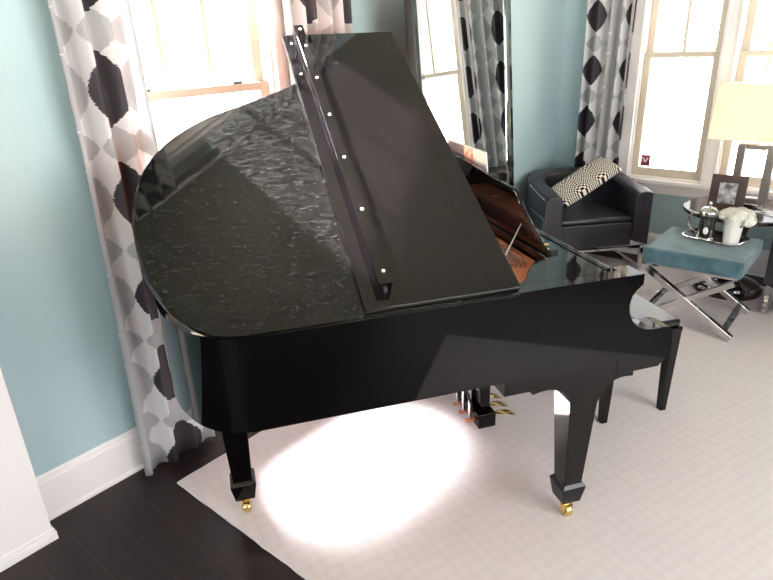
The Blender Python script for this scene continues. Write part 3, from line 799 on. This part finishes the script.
# ---------------------------------------------------------------- X-frame ottoman with tray
OX, OY = 3.955, .815
ott = empty('ottoman', (OX, OY, .0122), 'square teal velvet ottoman on crossed chrome legs', 'ottoman')
hx = .275
bm = B(); n = 16
for side, z0, z1 in ((0, .385, .488),):
    box(bm, -hx, hx, -hx, hx, z0, z1)
seat = finish('cushion_top', bm, m_teal, ott, bevel=.018, seg=4)
bm = B(); box(bm, -hx+.02, hx-.02, -hx+.02, hx-.02, .372, .3848); finish('seat_board', bm, m_chrome, ott)
for sx in (-1, 1):
    for sy in (-1, 1):
        x_ = (hx-.075 if sx > 0 else -hx+.012)+(.0 if sy > 0 else .001)
        bm = B(); bar(bm, (x_, sy*(hx-.03), .360), (x_, -sy*(hx+.004), .017), (1, 0, 0), .040 if sy > 0 else .036, .034)
        finish('leg', bm, m_chrome, ott, bevel=.002)
for sy in (-1, 1):
    bm = B(); bar(bm, (-hx+.034, sy*(hx-.042), .060), (hx-.097, sy*(hx-.042), .060), (0, 1, 1), .04, .012); finish('stretcher', bm, m_chrome, ott, bevel=.002)
TZ = .0122+.488
# tray
def rrect(hx, hy, r, n=8):
    out = []
    for cx_, cy_, a0 in ((hx-r, hy-r, 0), (-hx+r, hy-r, PI/2), (-hx+r, -hy+r, PI), (hx-r, -hy+r, 3*PI/2)):
        for k in range(n+1): a = a0+PI/2*k/n; out.append((cx_+r*math.cos(a), cy_+r*math.sin(a)))
    return out
def tray(loc, rz):
    bm = B(); levels = [(a-.022, b-.022, r, z) for a, b, r, z in [(.115, .165, .05, .001), (.128, .178, .06, .004), (.143, .193, .07, .016), (.147, .197, .07, .017), (.140, .190, .07, .019), (.126, .176, .06, .0075), (.113, .163, .05, .0045)]]
    rings = [[bm.verts.new((x, y, z)) for x, y in rrect(a, b, r)] for a, b, r, z in levels]
    for a, b in zip(rings, rings[1:]):
        for i in range(len(a)): j = (i+1) % len(a); bm.faces.new([a[i], a[j], b[j], b[i]])
    bm.faces.new(rings[0][::-1]); bm.faces.new(rings[-1])
    o = finish('serving_tray', bm, m_silver, smooth=True); o.location = loc; o.rotation_euler.z = rz
    return tag(o, 'small silver serving tray on the teal ottoman', 'tray')
TRX, TRY = 4.075, .785
tray((TRX, TRY, TZ), R(-12))
TZ2 = TZ+.0052
# french press
FX, FY = 4.045, .835
fp = empty('french_press', (FX, FY, TZ2), 'chrome and glass coffee press on the silver tray', 'coffee press'); fp.scale = (1.12, 1.12, 1.08)
FS = 1.12
bm = B(); lathe(bm, [(.042, .004), (.042, .148), (.0405, .148), (.0405, .006)], 0, 0, 28, False); finish('glass_beaker', bm, glass_mat('beaker_glass', (.8, .8, .78)), fp, smooth=True)
bm = B(); lathe(bm, [(.0385, .007), (.0385, .05)], 0, 0, 24); finish('coffee', bm, mat('coffee', (50, 28, 18), .2), fp, smooth=True)
bm = B()
lathe(bm, [(.046, .0), (.046, .010), (.043, .012), (.043, .004)], 0, 0, 28)
lathe(bm, [(.0445, .136), (.0455, .138), (.0455, .152), (.0445, .154)], 0, 0, 28, False)
for k in range(4):
    a = PI/4+k*PI/2; bar(bm, (.044*math.cos(a), .044*math.sin(a), .006), (.044*math.cos(a), .044*math.sin(a), .140), (-math.sin(a), math.cos(a), 0), .012, .003)
finish('chrome_cage', bm, m_chrome, fp, smooth=True)
bm = B(); bmesh.ops.create_uvsphere(bm, u_segments=14, v_segments=8, radius=.017, matrix=Matrix.Translation((-.044, -.006, .055)) @ Matrix.Diagonal((.25, .8, 1.25, 1))); finish('oval_badge', bm, m_ceramic, fp, smooth=True)
bm = B(); lathe(bm, [(.050, .150), (.050, .158), (.046, .168), (.030, .182), (.012, .188), (.004, .189)], 0, 0, 28); 
lathe(bm, [(.004, .188), (.004, .200)], 0, 0, 10); bmesh.ops.create_uvsphere(bm, u_segments=12, v_segments=8, radius=.010, matrix=Matrix.Translation((0, 0, .207))); finish('domed_lid', bm, m_chrome, fp, smooth=True)
bm = B(); tube(bm, [(.0, .046, .138), (.0, .075, .142), (.0, .097, .120), (.0, .100, .08), (.0, .082, .045), (.0, .046, .030)], .0045, 8); finish('handle', bm, m_chrome, fp, smooth=True)
# white planter with white flowers
PXc, PYc = 4.055, .692
pot = empty('flower_pot', (PXc, PYc, TZ2), 'white ceramic pot of ruffled white flowers on the silver tray', 'flower pot'); pot.scale = (1.1, 1.1, 1.1)
bm = B(); lathe(bm, [(.040, 0), (.052, .125), (.048, .125), (.038, .01)], 0, 0, 28); finish('pot', bm, m_ceramic, pot, smooth=True)
bm = B(); rnd = random.Random(4)
cents = [(.0, .02, .150, .044), (-.01, -.03, .152, .046), (-.005, .045, .146, .036), (.03, -.02, .150, .044), (-.015, -.070, .130, .040), (.02, -.055, .145, .042), (-.03, .0, .14, .036)]
for cx_, cy_, cz_, rr in cents:
    for k in range(70):
        zc = rnd.uniform(-.35, 1); a = rnd.uniform(0, 2*PI); q = math.sqrt(1-zc*zc); nn = Vector((q*math.cos(a), q*math.sin(a), zc))
        c_ = Vector((cx_, cy_, cz_))+nn*rr*.9; t1 = nn.orthogonal().normalized(); t1.rotate(Matrix.Rotation(rnd.uniform(0, 6), 3, nn)); t2 = nn.cross(t1); s_ = rnd.uniform(.008, .013)
        ctr = bm.verts.new(c_); rg = [bm.verts.new(c_+nn*.004*(1 if m2 % 2 else .2)+s_*(.6 if m2 % 2 else 1)*(math.cos(2*PI*m2/8)*t1+math.sin(2*PI*m2/8)*t2)) for m2 in range(8)]
        for m2 in range(8): bm.faces.new([ctr, rg[m2], rg[(m2+1) % 8]])
    bmesh.ops.create_uvsphere(bm, u_segments=12, v_segments=8, radius=rr*.85, matrix=Matrix.Translation((cx_, cy_, cz_)))
finish('flower_heads', bm, m_petal, pot, smooth=True, autos=False)
bm = B()
for (a, b_, c_) in ((.0, -.07, .12), (-.03, .05, .12), (.04, -.02, .12), (-.03, -.04, .115)):
    tube(bm, [(0, 0, .03), (a*.4, b_*.4, .10), (a, b_, c_)], .003, 6)
    hexa(bm, [(a-.02, b_-.008, c_-.02), (a+.0, b_-.012, c_-.012), (a+.02, b_+.006, c_-.02), (a, b_+.012, c_-.015)], [(a-.02, b_-.008, c_-.019), (a+.0, b_-.012, c_-.011), (a+.02, b_+.006, c_-.019), (a, b_+.012, c_-.014)])
finish('stems_and_leaves', bm, m_leaf, pot)

# ---------------------------------------------------------------- side table, lamp, frame
SX, SY = 4.535, .745
sd = empty('side_table', (SX, SY, .0122), 'round dark wood pedestal side table under the lamp', 'side table')
m_espr = vary(mat('polished_espresso_wood', (44, 26, 30), .12, spec=.6), 4, (38, 22, 26), (56, 36, 38), stretch=(1, 6, 1))
bm = B(); lathe(bm, [(.345, .560), (.357, .566), (.360, .578), (.355, .588), (.340, .590)], 0, 0, 56); finish('table_top', bm, m_espr, sd, smooth=True)
bm = B(); lathe(bm, [(.05, .115), (.075, .16), (.11, .19), (.115, .22), (.08, .25), (.062, .32), (.058, .42), (.075, .47), (.12, .51), (.155, .535), (.16, .5598)], 0, 0, 40); finish('pedestal', bm, m_espr, sd, smooth=True)
bm = B(); lathe(bm, [(.215, .0), (.222, .012), (.220, .032), (.195, .045), (.190, .062), (.15, .078), (.085, .100), (.06, .1145)], 0, 0, 48); finish('base', bm, m_espr, sd, smooth=True)
TT = .0122+.590
lamp = empty('table_lamp', (4.62, .735, TT+.0003), 'lit table lamp with cream rectangular shade and open mirrored rectangle base', 'lamp')
bm = B(); box(bm, -.055, .055, -.10, .10, 0, .022); finish('lamp_base', bm, m_chrome, lamp, bevel=.003)
bm = B(); hw, t_ = .112, .050
box(bm, -.03, .03, -hw, -hw+t_, .0225, .412); box(bm, -.03, .03, hw-t_, hw, .0225, .412)
box(bm, -.03, .03, -hw+t_, hw-t_, .0225, .058); box(bm, -.03, .03, -hw+t_, hw-t_, .375, .412)
finish('open_rectangle_body', bm, mat('smoked_mirror', (168, 160, 154), .38, 1), lamp, bevel=.006, seg=1)
bm = B(); lathe(bm, [(.012, .412), (.012, .50)], 0, 0, 14); lathe(bm, [(.02, .50), (.02, .54)], 0, 0, 14); finish('socket', bm, m_steel, lamp, smooth=True)
bm = B(); bmesh.ops.create_uvsphere(bm, u_segments=16, v_segments=12, radius=.032, matrix=Matrix.Translation((0, 0, .585)))
m_bulb = mat('lit_bulb', (255, 240, 210), .5); b_ = m_bulb.node_tree.nodes['Principled BSDF']; b_.inputs['Emission Color'].default_value = (1, .93, .82, 1); b_.inputs['Emission Strength'].default_value = 50
finish('bulb', bm, m_bulb, lamp, smooth=True)
bm = B()
sz0, sz1, ax, ay = .445, .785, .14, .275
for z0, z1, g in ((sz0, sz1, 0),):
    o4 = [(-ax, -ay), (ax, -ay), (ax, ay), (-ax, ay)]; tp = .94
    for i in range(4):
        a, b2 = o4[i], o4[(i+1) % 4]
        f = [bm.verts.new((a[0], a[1], z0)), bm.verts.new((b2[0], b2[1], z0)), bm.verts.new((b2[0]*tp, b2[1]*tp, z1)), bm.verts.new((a[0]*tp, a[1]*tp, z1))]; bm.faces.new(f)
bmesh.ops.remove_doubles(bm, verts=bm.verts, dist=.0001)
shd = finish('lamp_shade', bm, m_shade, lamp); s = shd.modifiers.new('t', 'SOLIDIFY'); s.thickness = .0025
bm = B()
for z, k in ((sz0, 1), (sz1, .94)):
    c4 = [(-ax*k, -ay*k, z), (ax*k, -ay*k, z), (ax*k, ay*k, z), (-ax*k, ay*k, z)]
    for i in range(4): tube(bm, [c4[i], c4[(i+1) % 4]], .0035, 6)
bar(bm, (-ax*.94, 0, sz1-.01), (ax*.94, 0, sz1-.01), (0, 1, 0), .004, .003); tube(bm, [(0, 0, .54), (0, 0, sz1+.012)], .003, 6)
finish('shade_trim', bm, mat('shade_trim', (240, 226, 204), .6), shd)
# cord
bm = B(); z = TT+.006
cp = catmull([(4.56, .66, z), (4.50, .60, z), (4.46, .66, z), (4.43, .60, z), (4.40, .50, z), (4.43, .435, z)], 6)
tube(bm, cp, .0035, 6); tag(finish('lamp_cord', bm, m_paper, smooth=True), 'white lamp cord lying across the side table top', 'cord')
# picture frame
pf = empty('picture_frame', (4.385, .82, TT+.0005), 'dark brown picture frame with a small black and white photo, leaning on the side table', 'picture frame', R(4))
tilt = Matrix.Rotation(R(9), 4, 'Y')
def bxt(bm, *a): box(bm, *a, mtx=tilt)
bm = B(); W_, H_, bw_, bh_ = .105, .235, .052, .050
bxt(bm, -.008, .008, -W_, -W_+bw_, .002, H_); bxt(bm, -.008, .008, W_-bw_, W_, .002, H_); bxt(bm, -.008, .008, -W_+bw_, W_-bw_, .002, bh_); bxt(bm, -.008, .008, -W_+bw_, W_-bw_, H_-bh_, H_)
finish('frame_border', bm, vary(mat('brown_frame_wood', (58, 36, 30), .35), 10, (50, 31, 26), (72, 48, 40)), pf)
bm = B(); bxt(bm, .0, .004, -W_+bw_, W_-bw_, bh_, H_-bh_); finish('photo', bm, vary(mat('grey_photo', (150, 150, 150), .3), 28, (70, 70, 72), (205, 205, 205), detail=5), pf)
bm = B(); bar(bm, (.025, 0, .15), (.085, 0, .0035), (0, 1, 0), .05, .004); finish('easel_back', bm, m_dkwood, pf)

# ---------------------------------------------------------------- outside the windows
bm = B(); box(bm, -40, 60, -40, 60, -.9, -.75); struct(finish('ground_outside', bm, m_grass))
def tree(name, x, y, h, r, label, seed, z0=-.75):
    rnd = random.Random(seed); t = empty(name, (x, y, z0), label, 'tree')
    bm = B(); tube(bm, [(0, 0, -.02), (.02*h, 0, h*.3), (0, .02*h, h*.75)], [r*.09, r*.07, r*.03], 8); finish('trunk', bm, m_bark, t, smooth=True)
    bm = B()
    for k in range(900):
        a, zc, q = rnd.uniform(0, 2*PI), rnd.uniform(-1, 1), rnd.random()**.4
        s_ = math.sqrt(1-zc*zc); c = Vector((q*r*s_*math.cos(a), q*r*s_*math.sin(a), h*.62+q*zc*h*.40))
        n1 = Vector((rnd.gauss(0, 1), rnd.gauss(0, 1), rnd.gauss(0, 1))).normalized(); n2 = n1.orthogonal().normalized(); l = r*rnd.uniform(.07, .14)
        bm.faces.new([bm.verts.new(c-n1*l), bm.verts.new(c+n2*l*.5), bm.verts.new(c+n1*l), bm.verts.new(c-n2*l*.5)])
    finish('foliage', bm, m_leaf, t)
    return t
tree('sapling', 26, 7.25, 1.15, .42, 'small lone sapling on the bright lawn, seen through the nearer window', 1)
for k, (x, y, h, r, lb) in enumerate(((45, 14.6, 2.1, 1.0, 'low rounded tree far off at the left of the lower pane'), (47, 12.4, 2.0, .9, 'pale low distant tree near the middle of the lower pane'),
        (45, 10.2, 3.3, 1.2, 'taller distant tree at the right edge of the upper pane'), (42, 7.0, 3.6, 1.5, 'leafy tree beyond the window next to the lamp'))):
    tree('distant_tree', x, y, h, r, lb, 10+k)
